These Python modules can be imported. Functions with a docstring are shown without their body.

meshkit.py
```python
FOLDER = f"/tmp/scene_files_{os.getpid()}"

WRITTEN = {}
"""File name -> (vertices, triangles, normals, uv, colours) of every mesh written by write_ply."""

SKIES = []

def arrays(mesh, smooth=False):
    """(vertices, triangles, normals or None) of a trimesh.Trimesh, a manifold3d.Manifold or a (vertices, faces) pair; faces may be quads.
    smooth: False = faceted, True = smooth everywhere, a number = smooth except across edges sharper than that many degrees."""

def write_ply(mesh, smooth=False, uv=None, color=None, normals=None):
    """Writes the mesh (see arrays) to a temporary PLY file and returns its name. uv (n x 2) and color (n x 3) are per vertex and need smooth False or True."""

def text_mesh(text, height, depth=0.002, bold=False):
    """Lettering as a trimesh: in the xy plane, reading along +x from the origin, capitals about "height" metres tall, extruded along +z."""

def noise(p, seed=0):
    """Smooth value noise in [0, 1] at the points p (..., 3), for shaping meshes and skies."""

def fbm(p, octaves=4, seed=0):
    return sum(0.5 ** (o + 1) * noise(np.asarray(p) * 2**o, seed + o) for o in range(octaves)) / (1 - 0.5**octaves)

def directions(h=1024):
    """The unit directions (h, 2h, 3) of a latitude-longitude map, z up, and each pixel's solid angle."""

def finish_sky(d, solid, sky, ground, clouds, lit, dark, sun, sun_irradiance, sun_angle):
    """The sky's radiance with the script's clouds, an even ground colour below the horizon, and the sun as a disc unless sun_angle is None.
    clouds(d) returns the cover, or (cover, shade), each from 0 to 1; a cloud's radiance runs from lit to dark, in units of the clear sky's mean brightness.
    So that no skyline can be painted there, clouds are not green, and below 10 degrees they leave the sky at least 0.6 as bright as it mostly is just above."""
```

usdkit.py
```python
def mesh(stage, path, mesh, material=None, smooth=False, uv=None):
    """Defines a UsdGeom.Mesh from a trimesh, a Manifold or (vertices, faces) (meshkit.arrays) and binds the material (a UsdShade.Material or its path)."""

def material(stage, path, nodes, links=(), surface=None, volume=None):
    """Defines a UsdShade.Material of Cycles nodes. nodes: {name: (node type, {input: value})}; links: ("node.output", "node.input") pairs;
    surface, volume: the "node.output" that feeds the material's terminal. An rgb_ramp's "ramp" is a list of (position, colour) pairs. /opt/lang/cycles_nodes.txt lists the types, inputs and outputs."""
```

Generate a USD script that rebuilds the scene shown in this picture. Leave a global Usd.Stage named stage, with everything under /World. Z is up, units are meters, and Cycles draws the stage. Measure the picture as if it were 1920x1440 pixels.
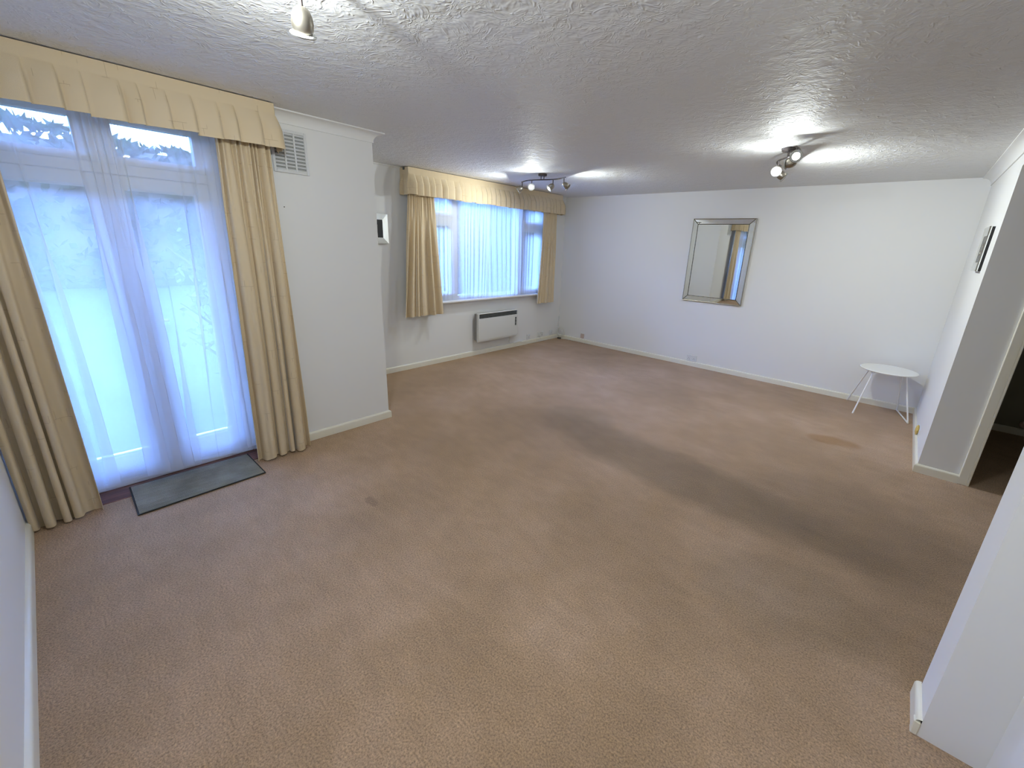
import math, random
import numpy as np
import trimesh
import manifold3d as m3
from shapely.geometry import Polygon
from pxr import Usd, UsdGeom, UsdLux, UsdShade, Gf, Sdf, Vt
import usdkit, meshkit

stage = Usd.Stage.CreateInMemory()
UsdGeom.SetStageUpAxis(stage, UsdGeom.Tokens.z)
UsdGeom.SetStageMetersPerUnit(stage, 1.0)
UsdGeom.Xform.Define(stage, '/World')
UsdGeom.Scope.Define(stage, '/World/Looks')

# ------------------------------------------------------------------ camera
CAM = np.array([4.6283, 0.3207, 1.6106]); YAW, PIT, ROL = 0.71229, -0.29935, 0.042686
FPX, PPX, PPY = 787.11, 33.05, -17.2
fw = np.array([-math.sin(YAW)*math.cos(PIT), math.cos(YAW)*math.cos(PIT), math.sin(PIT)])
rt = np.array([math.cos(YAW), math.sin(YAW), 0.0]); up = np.cross(rt, fw)
rt2 = rt*math.cos(ROL) + up*math.sin(ROL); up2 = -rt*math.sin(ROL) + up*math.cos(ROL)
cam = UsdGeom.Camera.Define(stage, '/World/camera')
M = np.eye(4); M[0, :3] = rt2; M[1, :3] = up2; M[2, :3] = -fw; M[3, :3] = CAM
cam.AddTransformOp().Set(Gf.Matrix4d(*[float(v) for v in M.ravel()]))
cam.CreateHorizontalApertureAttr(36.0); cam.CreateVerticalApertureAttr(27.0)
cam.CreateFocalLengthAttr(FPX*36.0/1920)
cam.CreateHorizontalApertureOffsetAttr(-PPX*36.0/1920)
cam.CreateVerticalApertureOffsetAttr(PPY*36.0/1920)
cam.CreateClippingRangeAttr(Gf.Vec2f(0.02, 1000))
cam.CreateExposureAttr(0.0)

# ------------------------------------------------------------------ sky: even overcast daylight, much bluer than the lamps
dome = UsdLux.DomeLight.Define(stage, '/World/sky')
SKY_COL, SKY_INT = (0.18, 0.355, 1.0), 12.5
dome.CreateColorAttr(Gf.Vec3f(*SKY_COL)); dome.CreateIntensityAttr(SKY_INT)
LAMP_COL = (0.925, 0.99, 0.975)
LAMP_GAIN = 5.9

W, L, XV, YV, H = 5.0137, 6.4306, 1.2317, 2.2416, 2.4
Y1, Y2, Y3, W2, W1E, LINT, CC = 4.670, 2.245, 2.065, 5.180, 5.307, 2.233, 0.0735
random.seed(7)

# ------------------------------------------------------------------ materials
LK = '/World/Looks/'
def mat(name, nodes, links=(), surface='p.BSDF'):
    return usdkit.material(stage, LK + name, nodes, links, surface=surface)
def plain(name, col, rough=0.5, metal=0.0, spec=0.5, bump=None, **kw):
    n = {'p': ('principled_bsdf', dict(base_color=col, roughness=rough, metallic=metal, specular_ior_level=spec, **kw))}
    l = []
    if bump:
        sc, st, det = bump
        n['g'] = ('geometry', {}); n['n'] = ('noise_texture', dict(scale=sc, detail=det, roughness=0.6))
        n['b'] = ('bump', dict(strength=st, distance=0.01))
        l = [('g.position', 'n.vector'), ('n.fac', 'b.height'), ('b.normal', 'p.normal')]
    return mat(name, n, l)

PAINT = plain('wall_paint', (0.80, 0.80, 0.79), 0.75, spec=0.25)
SKIRT = plain('skirting_gloss', (0.80, 0.77, 0.66), 0.35)
CORN = plain('cornice_paint', (0.80, 0.80, 0.79), 0.7, spec=0.25)
UPVC = plain('white_upvc', (0.82, 0.83, 0.84), 0.3)
SILL = plain('sill_gloss', (0.83, 0.83, 0.83), 0.3)
WHITEP = plain('white_plastic', (0.72, 0.73, 0.74), 0.35)
PINKP = plain('aged_plastic', (0.62, 0.50, 0.44), 0.45)
GREYP = plain('dark_grille', (0.07, 0.08, 0.085), 0.5)
HEAT = plain('heater_enamel', (0.72, 0.73, 0.71), 0.4)
HEATD = plain('heater_back', (0.27, 0.27, 0.265), 0.55)  # dark grey stands in for the shade between heater and wall
TABLEW = plain('table_enamel', (0.86, 0.86, 0.85), 0.3)
BLACK = plain('black_print', (0.012, 0.011, 0.014), 0.25)
NICKEL = plain('brushed_nickel', (0.36, 0.33, 0.28), 0.42, metal=1.0)
DARKM = plain('bronze_bar', (0.10, 0.085, 0.085), 0.4, metal=0.6)
SILVER = plain('champagne_silver', (0.42, 0.40, 0.35), 0.35, metal=1.0)
BEAD = plain('pewter_bead', (0.16, 0.155, 0.14), 0.4, metal=0.8)
MIRROR = plain('mirror_glass', (0.88, 0.90, 0.88), 0.015, metal=1.0)
CABLE = plain('cable_white', (0.74, 0.73, 0.68), 0.45)
CABLED = plain('cable_dark', (0.09, 0.09, 0.08), 0.5)
YELLOW = plain('yellowed_filler', (0.66, 0.47, 0.13), 0.8, bump=(120, 0.5, 3))
BOARD = plain('pelmet_board', (0.45, 0.36, 0.25), 0.8)
RUBBER = plain('pink_rubber', (0.66, 0.46, 0.42), 0.6)
SCREW = plain('dark_screw', (0.12, 0.11, 0.1), 0.5)
GLASSF = plain('frosted_glass', (0.36, 0.36, 0.35), 0.5)
HALLSH = plain('hall_shaded_paint', (0.30, 0.285, 0.22), 0.8, spec=0.2)  # wall colour darkened to paint in the gloom of the unlit hall
LINING = plain('curtain_lining', (0.82, 0.78, 0.70), 0.9, spec=0.1)

# ceiling: Artex swirls in relief
CEIL = mat('artex_ceiling', {
    'g': ('geometry', {}),
    'd': ('noise_texture', dict(scale=9, detail=0)),
    'mx': ('mix', dict(mix_type='add', fac=0.10)),
    'n': ('noise_texture', dict(scale=34, detail=1.5, roughness=0.55, type='ridged_multifractal', use_normalize=True, distortion=1.2)),
    'n2': ('noise_texture', dict(scale=14, detail=2, roughness=0.6)),
    'm': ('math', dict(math_type='multiply_add', value2=0.6)),
    'b': ('bump', dict(strength=0.62, distance=0.014)),
    'p': ('principled_bsdf', dict(base_color=(0.74, 0.74, 0.735), roughness=0.6, specular_ior_level=0.35))},
    [('g.position', 'd.vector'), ('g.position', 'mx.color1'), ('d.color', 'mx.color2'), ('mx.color', 'n.vector'), ('g.position', 'n2.vector'),
     ('n.fac', 'm.value1'), ('n2.fac', 'm.value3'), ('m.value', 'b.height'), ('b.normal', 'p.normal')])

# carpet: brown cut pile, dark bands of nap mixed with painted-in shade, two stains
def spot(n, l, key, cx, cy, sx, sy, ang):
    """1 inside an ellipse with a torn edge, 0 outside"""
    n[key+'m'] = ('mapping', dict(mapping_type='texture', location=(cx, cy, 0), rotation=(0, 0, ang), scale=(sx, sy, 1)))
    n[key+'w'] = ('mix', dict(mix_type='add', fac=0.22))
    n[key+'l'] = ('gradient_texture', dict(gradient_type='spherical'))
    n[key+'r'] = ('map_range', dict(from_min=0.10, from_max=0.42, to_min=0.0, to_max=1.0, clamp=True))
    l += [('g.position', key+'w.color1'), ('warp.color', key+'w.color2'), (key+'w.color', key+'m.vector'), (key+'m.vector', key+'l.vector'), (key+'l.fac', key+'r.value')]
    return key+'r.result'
n = {'g': ('geometry', {}),
     'warp': ('noise_texture', dict(scale=2.2, detail=3, roughness=0.6)),
     'big': ('noise_texture', dict(scale=1.1, detail=4, roughness=0.62)),
     'bigr': ('rgb_ramp', {'ramp': [(0.30, (0.33, 0.216, 0.122)), (0.5, (0.40, 0.264, 0.156)), (0.70, (0.475, 0.322, 0.208))]}),
     'pile': ('noise_texture', dict(scale=140, detail=2, roughness=0.7)),
     'piler': ('rgb_ramp', {'ramp': [(0.28, (0.52, 0.52, 0.52)), (0.5, (0.97, 0.97, 0.97)), (0.72, (1.42, 1.38, 1.30))]}),
     'mul': ('mix', dict(mix_type='multiply', fac=1.0)),
     'streakm': ('mapping', dict(scale=(7, 16, 1), rotation=(0, 0, 0.5))),
     'streak': ('noise_texture', dict(scale=1.0, detail=3)),
     'streakr': ('rgb_ramp', {'ramp': [(0.35, (0.95, 0.95, 0.95)), (0.65, (1.04, 1.04, 1.04))]}),
     'mul2': ('mix', dict(mix_type='multiply', fac=1.0)),
     'b': ('bump', dict(strength=0.7, distance=0.006)),
     'p': ('principled_bsdf', dict(roughness=0.95, specular_ior_level=0.08, sheen_weight=0.25, sheen_roughness=0.6, sheen_tint=(0.9, 0.75, 0.65)))}
l = [('g.position', 'warp.vector'), ('g.position', 'big.vector'), ('big.fac', 'bigr.fac'), ('g.position', 'pile.vector'), ('pile.fac', 'piler.fac'),
     ('bigr.color', 'mul.color1'), ('piler.color', 'mul.color2'), ('g.position', 'streakm.vector'), ('streakm.vector', 'streak.vector'), ('streak.fac', 'streakr.fac'),
     ('mul.color', 'mul2.color1'), ('streakr.color', 'mul2.color2'), ('pile.fac', 'b.height'), ('b.normal', 'p.normal')]
prev = 'mul2.color'
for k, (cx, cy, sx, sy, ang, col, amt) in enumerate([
        (3.62, 3.36, 1.75, 0.42, -0.10, (0.60, 0.62, 0.60), 0.75),       # dark band across the middle: flattened nap plus painted-in shade
        (4.75, 3.55, 0.85, 0.75, -0.30, (0.68, 0.68, 0.66), 0.70),  # right end of the band, nap and painted shade together
        (4.62, 2.55, 0.50, 0.42, 0.2, (0.72, 0.74, 0.72), 0.6),  # shade beside the near wall end, painted into the carpet
        (2.60, 3.75, 0.45, 0.25, 0.3, (0.86, 0.90, 0.92), 0.8),
        (4.55, 4.98, 0.26, 0.13, 0.2, (0.74, 0.60, 0.36), 0.7),         # rusty spill near the table
        (2.47, 1.54, 0.07, 0.045, 0.0, (0.62, 0.62, 0.64), 0.7)]):        # small dark mark
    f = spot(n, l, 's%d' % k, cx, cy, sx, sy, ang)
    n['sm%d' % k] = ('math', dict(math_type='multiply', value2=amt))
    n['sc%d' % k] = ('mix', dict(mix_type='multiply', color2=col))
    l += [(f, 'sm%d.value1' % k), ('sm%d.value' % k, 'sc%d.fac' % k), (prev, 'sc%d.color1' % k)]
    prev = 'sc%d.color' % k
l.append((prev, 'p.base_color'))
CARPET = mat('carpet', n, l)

WOOD = mat('threshold_wood', {
    'g': ('geometry', {}), 'm': ('mapping', dict(scale=(60, 4, 1))), 'n': ('noise_texture', dict(scale=1.0, detail=4, distortion=0.6)),
    'r': ('rgb_ramp', {'ramp': [(0.3, (0.10, 0.035, 0.022)), (0.6, (0.22, 0.085, 0.05)), (0.8, (0.30, 0.13, 0.08))]}),
    'p': ('principled_bsdf', dict(roughness=0.35))},
    [('g.position', 'm.vector'), ('m.vector', 'n.vector'), ('n.fac', 'r.fac'), ('r.color', 'p.base_color')])

MATM = mat('ribbed_mat', {
    'g': ('geometry', {}), 'w': ('wave_texture', dict(scale=28, distortion=0.4, bands_direction='x')),
    'n': ('noise_texture', dict(scale=240, detail=2)), 'n2': ('noise_texture', dict(scale=5, detail=4)),
    'r': ('rgb_ramp', {'ramp': [(0.3, (0.21, 0.205, 0.165)), (0.7, (0.34, 0.33, 0.27))]}),
    'a': ('math', dict(math_type='multiply_add', value2=0.5)),
    'b': ('bump', dict(strength=0.6, distance=0.004)), 'p': ('principled_bsdf', dict(roughness=0.95, specular_ior_level=0.1))},
    [('g.position', 'w.vector'), ('g.position', 'n.vector'), ('g.position', 'n2.vector'), ('n2.fac', 'r.fac'), ('r.color', 'p.base_color'),
     ('w.fac', 'a.value1'), ('n.fac', 'a.value3'), ('a.value', 'b.height'), ('b.normal', 'p.normal')])
MATE = plain('mat_edge', (0.035, 0.034, 0.03), 0.9)

# cream furnishing fabric with small stitched bracket motifs; st = cloth coordinates in metres
def fabric(name, base, light=1.0):
    b = tuple(c*light for c in base)
    return mat(name, {
        'u': ('attribute', dict(attribute='st')),
        'br': ('brick_texture', dict(offset=0.37, offset_frequency=2, color1=(0, 0, 0), color2=(0, 0, 0), mortar=(1, 1, 1), scale=1.0,
                                     mortar_size=0.0022, mortar_smooth=0.3, brick_width=0.055, row_height=0.075)),
        'nk': ('noise_texture', dict(scale=9.0, detail=1)),
        'rk': ('map_range', dict(from_min=0.60, from_max=0.62, to_min=0, to_max=0.40, clamp=True)),
        'k': ('math', dict(math_type='multiply')),
        'wv': ('noise_texture', dict(scale=420, detail=2)),
        'wr': ('rgb_ramp', {'ramp': [(0.3, (0.90, 0.90, 0.90)), (0.7, (1.05, 1.05, 1.05))]}),
        'bc': ('mix', dict(mix_type='multiply', fac=1.0, color1=b)),
        'mx': ('mix', dict(color2=(b[0]*0.62, b[1]*0.55, b[2]*0.45))),
        'bp': ('bump', dict(strength=0.15, distance=0.002)),
        'df': ('principled_bsdf', dict(roughness=0.85, specular_ior_level=0.15, sheen_weight=0.15)),
        'tr': ('translucent_bsdf', {}), 'ms': ('mix_closure', dict(fac=0.16))},
        [('u.vector', 'br.vector'), ('u.vector', 'nk.vector'), ('nk.fac', 'rk.value'), ('rk.result', 'k.value1'), ('br.fac', 'k.value2'),
         ('u.vector', 'wv.vector'), ('wv.fac', 'wr.fac'), ('wr.color', 'bc.color2'), ('bc.color', 'mx.color1'), ('k.value', 'mx.fac'),
         ('mx.color', 'df.base_color'), ('mx.color', 'tr.color'), ('wv.fac', 'bp.height'), ('bp.normal', 'df.normal'),
         ('df.BSDF', 'ms.closure1'), ('tr.BSDF', 'ms.closure2')], surface='ms.closure')
FABRIC = fabric('cream_fabric', (0.80, 0.655, 0.44))

SHEER = mat('sheer_voile', {
    'lw': ('layer_weight', dict(blend=0.35)),
    'op': ('map_range', dict(from_min=0.0, from_max=1.0, to_min=0.56, to_max=0.95, clamp=True)),
    't': ('transparent_bsdf', dict(color=(1, 1, 1))), 'd': ('diffuse_bsdf', dict(color=(0.86, 0.87, 0.90))),
    'tl': ('translucent_bsdf', dict(color=(0.90, 0.92, 0.95))), 'dm': ('mix_closure', dict(fac=0.62)), 'm': ('mix_closure', {})},
    [('lw.facing', 'op.value'), ('op.result', 'm.fac'), ('d.BSDF', 'dm.closure1'), ('tl.BSDF', 'dm.closure2'), ('t.BSDF', 'm.closure1'), ('dm.closure', 'm.closure2')],
    surface='m.closure')

PANE = mat('window_glass', {
    'f': ('fresnel', dict(IOR=1.45)), 't': ('transparent_bsdf', dict(color=(0.94, 0.97, 0.96))), 'g': ('glossy_bsdf', dict(roughness=0.0, color=(1, 1, 1))), 'm': ('mix_closure', {})},
    [('f.fac', 'm.fac'), ('t.BSDF', 'm.closure1'), ('g.BSDF', 'm.closure2')], surface='m.closure')

GRASS = mat('grass', {
    'g': ('geometry', {}), 'n': ('noise_texture', dict(scale=1.4, detail=6, roughness=0.7)),
    'r': ('rgb_ramp', {'ramp': [(0.3, (0.028, 0.036, 0.018)), (0.7, (0.055, 0.066, 0.03))]}), 'p': ('principled_bsdf', dict(roughness=0.9, specular_ior_level=0.1))},
    [('g.position', 'n.vector'), ('n.fac', 'r.fac'), ('r.color', 'p.base_color')])
def leafmat(name, c):
    return mat(name, {'o': ('geometry', {}), 'h': ('hsv', dict(color=c)), 'v': ('map_range', dict(to_min=0.6, to_max=1.4)),
        'd': ('principled_bsdf', dict(roughness=0.6)), 't': ('translucent_bsdf', {}), 'm': ('mix_closure', dict(fac=0.35))},
        [('o.random_per_island', 'v.value'), ('v.result', 'h.value'), ('h.color', 'd.base_color'), ('h.color', 't.color'), ('d.BSDF', 'm.closure1'), ('t.BSDF', 'm.closure2')], surface='m.closure')
LEAF1 = leafmat('leaf_dark', (0.03, 0.045, 0.014)); LEAF2 = leafmat('leaf_green', (0.055, 0.075, 0.022)); LEAF3 = leafmat('leaf_yellow', (0.16, 0.16, 0.05))
BARK = plain('bark', (0.10, 0.075, 0.05), 0.9, bump=(30, 0.6, 4))

# ------------------------------------------------------------------ mesh helpers
def cat(*ms):
    return trimesh.util.concatenate([m for m in ms])
def bx(x0, x1, y0, y1, z0, z1, ch=0.0):
    """box, its edges chamfered by ch"""
    lo, hi = np.minimum([x0, y0, z0], [x1, y1, z1]), np.maximum([x0, y0, z0], [x1, y1, z1])
    if ch <= 0:
        m = trimesh.creation.box(hi-lo); m.apply_translation((lo+hi)/2); return m
    ch = min(ch, 0.45*float((hi-lo).min())); pts = []
    for ax in range(3):
        a, b = lo+ch, hi-ch
        a[ax], b[ax] = lo[ax], hi[ax]
        pts += [[(a, b)[i][0], (a, b)[j][1], (a, b)[k][2]] for i in (0, 1) for j in (0, 1) for k in (0, 1)]
    return trimesh.convex.convex_hull(np.array(pts))
def hull(pts):
    return trimesh.convex.convex_hull(np.array(pts, float))
def mbox(x0, x1, y0, y1, z0, z1):
    return m3.Manifold.cube((x1-x0, y1-y0, z1-z0)).translate((x0, y0, z0))
def frame_from(d):
    d = np.asarray(d, float); d = d/np.linalg.norm(d)
    a = np.array([0, 0, 1.0]) if abs(d[2]) < 0.9 else np.array([1.0, 0, 0])
    x = np.cross(a, d); x /= np.linalg.norm(x); y = np.cross(d, x)
    T = np.eye(4); T[:3, 0], T[:3, 1], T[:3, 2] = x, y, d
    return T
def rod(a, b, r, seg=12, r2=None):
    a, b = np.asarray(a, float), np.asarray(b, float); h = np.linalg.norm(b-a)
    m = lathe([(0, 0), (r, 0), (r if r2 is None else r2, h), (0, h)], seg)
    T = frame_from(b-a); T[:3, 3] = a; m.apply_transform(T); return m
def lathe(prof, seg=24):
    return trimesh.creation.revolve(np.array(prof, float), sections=seg)
def spline(pts, k=8):
    p = np.array(pts, float); q = np.vstack([2*p[0]-p[1], p, 2*p[-1]-p[-2]]); out = []
    for i in range(1, len(q)-2):
        for t in np.linspace(0, 1, k, endpoint=False):
            out.append(0.5*((2*q[i]) + (-q[i-1]+q[i+1])*t + (2*q[i-1]-5*q[i]+4*q[i+1]-q[i+2])*t*t + (-q[i-1]+3*q[i]-3*q[i+1]+q[i+2])*t**3))
    return np.array(out+[p[-1]])
def tube(pts, r, seg=7, smooth=8):
    P = spline(pts, smooth) if smooth else np.array(pts, float)
    T = np.gradient(P, axis=0); T /= np.linalg.norm(T, axis=1)[:, None]
    N = np.cross(T[0], [0.3, 0.5, 0.81]); N /= np.linalg.norm(N); V = []
    rr = np.broadcast_to(r, len(P)) if np.ndim(r) == 0 else np.interp(np.linspace(0, 1, len(P)), np.linspace(0, 1, len(r)), r)
    for i in range(len(P)):
        N = N - T[i]*(N@T[i]); N /= np.linalg.norm(N); B = np.cross(T[i], N)
        for j in range(seg):
            a = 2*math.pi*j/seg; V.append(P[i] + rr[i]*(math.cos(a)*N + math.sin(a)*B))
    F = []
    for i in range(len(P)-1):
        for j in range(seg):
            a, b, c, d = i*seg+j, i*seg+(j+1) % seg, (i+1)*seg+(j+1) % seg, (i+1)*seg+j
            F += [(a, b, c), (a, c, d)]
    n0 = len(V); V += [P[0], P[-1]]
    for j in range(seg):
        F += [(n0, (j+1) % seg, j), (n0+1, (len(P)-1)*seg+j, (len(P)-1)*seg+(j+1) % seg)]
    return trimesh.Trimesh(np.array(V), np.array(F), process=False)
def run(profile, a, b, n, ma=0, mb=0):
    """moulding: profile of (out, z) pairs swept from a to b (xy), out along n; ma/mb: mitre, +1 outer corner, -1 inner, 0 square"""
    a, b, n = np.array(a, float), np.array(b, float), np.array(n, float); d = (b-a)/np.linalg.norm(b-a); V = []
    for p, s, k in ((a, -1, ma), (b, 1, mb)):
        for o, z in profile:
            q = p + n*o + d*s*k*o; V.append((q[0], q[1], z))
    m = len(profile); F = []
    for i in range(m):
        j = (i+1) % m; F += [(i, j, m+j), (i, m+j, m+i)]
    tri = trimesh.creation.triangulate_polygon(Polygon(profile), engine='earcut')
    if len(tri[0]) == m:
        idx = [min(range(m), key=lambda k: np.hypot(*(np.array(profile[k])-v))) for v in tri[0]]
        F += [tuple(idx[k] for k in t) for t in tri[1]] + [tuple(m+idx[k] for k in t[::-1]) for t in tri[1]]
    M_ = trimesh.Trimesh(np.array(V), np.array(F), process=False); trimesh.repair.fix_normals(M_); return M_
SK = [(0, 0), (0.018, 0), (0.018, 0.054), (0.015, 0.062), (0.009, 0.067), (0, 0.069)]
CO = [(0, H), (CC, H), (CC, H-0.008), (CC-0.006, H-0.010)] + [(CC-0.006-(CC-0.014)*math.sin(t), H-0.010-(CC-0.018)*(1-math.cos(t))) for t in np.linspace(0.15, math.pi/2, 8)] + [(0.008, H-CC+0.006), (0.008, H-CC), (0, H-CC)]

# ------------------------------------------------------------------ prim helpers
used = {}
def numbered(parent, name):
    k = (parent, name); i = used.get(k, -1) + 1; used[k] = i
    return name if i == 0 else '%s_%03d' % (name, i)
def obj(name, mesh, m, parent=None, smooth=30, uv=None, label=None, kind=None):
    par = '/World' if parent is None else str(parent.GetPath())
    g = usdkit.mesh(stage, par + '/' + numbered(par, name), mesh, m, smooth=smooth, uv=uv).GetPrim()
    if label: g.SetCustomDataByKey('label', label)
    if kind: g.SetCustomDataByKey('kind', kind)
    return g
def tag(o, label, category, group=None, kind=None):
    o.SetCustomDataByKey('label', label); o.SetCustomDataByKey('category', category)
    if group: o.SetCustomDataByKey('group', group)
    if kind: o.SetCustomDataByKey('kind', kind)
    return o
def thing(name, label, category, loc=(0, 0, 0), group=None, kind=None):
    x = UsdGeom.Xform.Define(stage, '/World/' + numbered('/World', name))
    x.AddTranslateOp().Set(Gf.Vec3d(*map(float, loc)))
    return tag(x.GetPrim(), label, category, group, kind)
def struct(name, mesh, m, label, category, smooth=30):
    return tag(obj(name, mesh, m, smooth=smooth), label, category, kind='structure')

# ================================================================== the room
fl = mbox(1.285, 6.5, -0.1, YV, -0.1, 0) + mbox(-0.1, 6.5, YV-0.01, 6.6, -0.1, 0) + mbox(1.10, 1.30, 1.195, YV, -0.1, 0) + mbox(1.10, 1.30, -0.1, 0.105, -0.1, 0)
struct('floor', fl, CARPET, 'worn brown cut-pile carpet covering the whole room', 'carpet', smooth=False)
struct('ceiling', mbox(-0.3, 6.6, -0.2, 6.7, H, H+0.12), CEIL, 'white ceiling with swirled textured plaster', 'ceiling', smooth=False)
wl = mbox(-0.28, 0, YV-0.2, L+0.2, -0.15, H) - mbox(-0.4, 0.1, 3.58, 5.88, 0.845, 2.25)
struct('wall_left', wl, PAINT, 'white window wall above the heater, far left', 'wall', smooth=False)
struct('wall_far', mbox(0, W, L, L+0.2, -0.1, H), PAINT, 'white far wall carrying the tall mirror', 'wall', smooth=False)
struct('wall_right', mbox(W, W1E, Y1, L+0.2, -0.1, H), PAINT, 'white right wall behind the small table, ending in a grey nib', 'wall', smooth=False)
struct('wall_lintel', mbox(W, W1E, Y2, Y1, LINT, H), PAINT, 'white lintel over the wide opening on the right', 'wall', smooth=False)
near = mbox(W, 6.5, Y3, Y2, -0.1, H) + mbox(W2, 5.5, -0.2, Y3, -0.1, H)
struct('wall_near', near, PAINT, 'white wall end closest to the camera at lower right', 'wall', smooth=False)
struct('wall_back', mbox(0.95, W2, -0.2, 0, -0.15, H), PAINT, 'white wall at the left edge beside the door curtain', 'wall', smooth=False)
wd = mbox(0.95, XV, 0, YV, -0.15, H) - mbox(0.9, 1.4, 0.12, 1.19, -0.02, 2.26)
struct('wall_door', wd, PAINT, 'white projecting wall with the air vent and garden door', 'wall', smooth=False)
struct('wall_jog', mbox(0, 0.95, YV-0.2, YV, -0.15, H), PAINT, 'short return wall behind the projecting corner', 'wall', smooth=False)
# the unlit hall through the doorway on the right, and the alcove before it
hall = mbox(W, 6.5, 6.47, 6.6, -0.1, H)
struct('wall_hall_far', hall, HALLSH, 'shaded far wall of the dark hall at the right edge', 'wall', smooth=False)
struct('wall_hall_side', mbox(6.4, 6.5, Y2, 6.6, -0.1, H), HALLSH, 'shaded side wall of the hall', 'wall', smooth=False)
struct('wall_hall_head', mbox(W1E, 6.4, Y1, Y1+0.1, 2.05, H) + mbox(6.05, 6.4, Y1, Y1+0.1, 0, 2.06), PAINT, 'wall around the doorway into the hall', 'wall', smooth=False)

# skirting boards
struct('baseboard_back', run(SK, (XV, 0), (W2, 0), (0, 1)), SKIRT, 'cream skirting board at the left edge of the carpet', 'skirting board')
struct('baseboard_door', run(SK, (XV, 1.19), (XV, YV), (1, 0), 0, 1), SKIRT, 'cream skirting under the vent wall', 'skirting board')
struct('baseboard_jog', run(SK, (XV, YV), (0, YV), (0, 1), 1, -1), SKIRT, 'cream skirting on the hidden return wall', 'skirting board')
struct('baseboard_left', run(SK, (0, YV), (0, L), (1, 0), -1, -1), SKIRT, 'cream skirting below the heater', 'skirting board')
struct('baseboard_far', run(SK, (0, L), (W, L), (0, -1), -1, -1), SKIRT, 'cream skirting below the mirror wall', 'skirting board')
struct('baseboard_right', run(SK, (W, L), (W, Y1), (-1, 0), -1, 1), SKIRT, 'cream skirting on the right wall beside the table', 'skirting board')
struct('baseboard_nib', run(SK, (W, Y1), (W1E-0.052, Y1), (0, -1), 1, 0), SKIRT, 'cream skirting across the grey end of the right wall', 'skirting board')
struct('baseboard_near', cat(run(SK, (W, Y2+0.012), (W, Y3), (-1, 0), 0, 0), bx(W-0.02, W, Y3-0.004, Y3+0.028, 0, 0.058, 0.003)), SKIRT, 'short cut length of cream skirting on the nearest wall end', 'skirting board')
struct('baseboard_hall', run(SK, (W1E, 6.47), (6.4, 6.47), (0, -1)), SKIRT, 'skirting in the dark hall', 'skirting board')
# door lining strip on the nib, cornices
struct('trim_1', cat(bx(W1E-0.055, W1E, Y1-0.018, Y1+0.004, 0.0, 2.05, 0.004), bx(W1E-0.004, W1E+0.012, Y1-0.018, Y1+0.1, 0, 2.05, 0.003)), SKIRT, 'upright cream architrave beside the dark hall doorway', 'architrave')
struct('trim_2', run(CO, (XV, 0), (XV, YV), (1, 0), 0, 1), CORN, 'plaster cove above the air vent', 'cornice')
struct('trim_3', run(CO, (XV, YV), (0, YV), (0, 1), 1, -1), CORN, 'plaster cove on the hidden return wall', 'cornice')
struct('trim_4', run(CO, (W, L), (W, Y3), (-1, 0), 0, 0), CORN, 'plaster cove along the top of the right wall', 'cornice')
struct('trim_5', run([(0, H), (0.012, H), (0.012, H-0.006), (0, H-0.018)], (0, YV), (0, L), (1, 0)), CORN, 'thin bead at the ceiling above the window', 'cornice')
struct('trim_6', bx(0.96, 1.285, 0.12, 1.19, -0.03, 0.004, 0.004), WOOD, 'red-brown wooden threshold under the net curtain', 'threshold')

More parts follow.
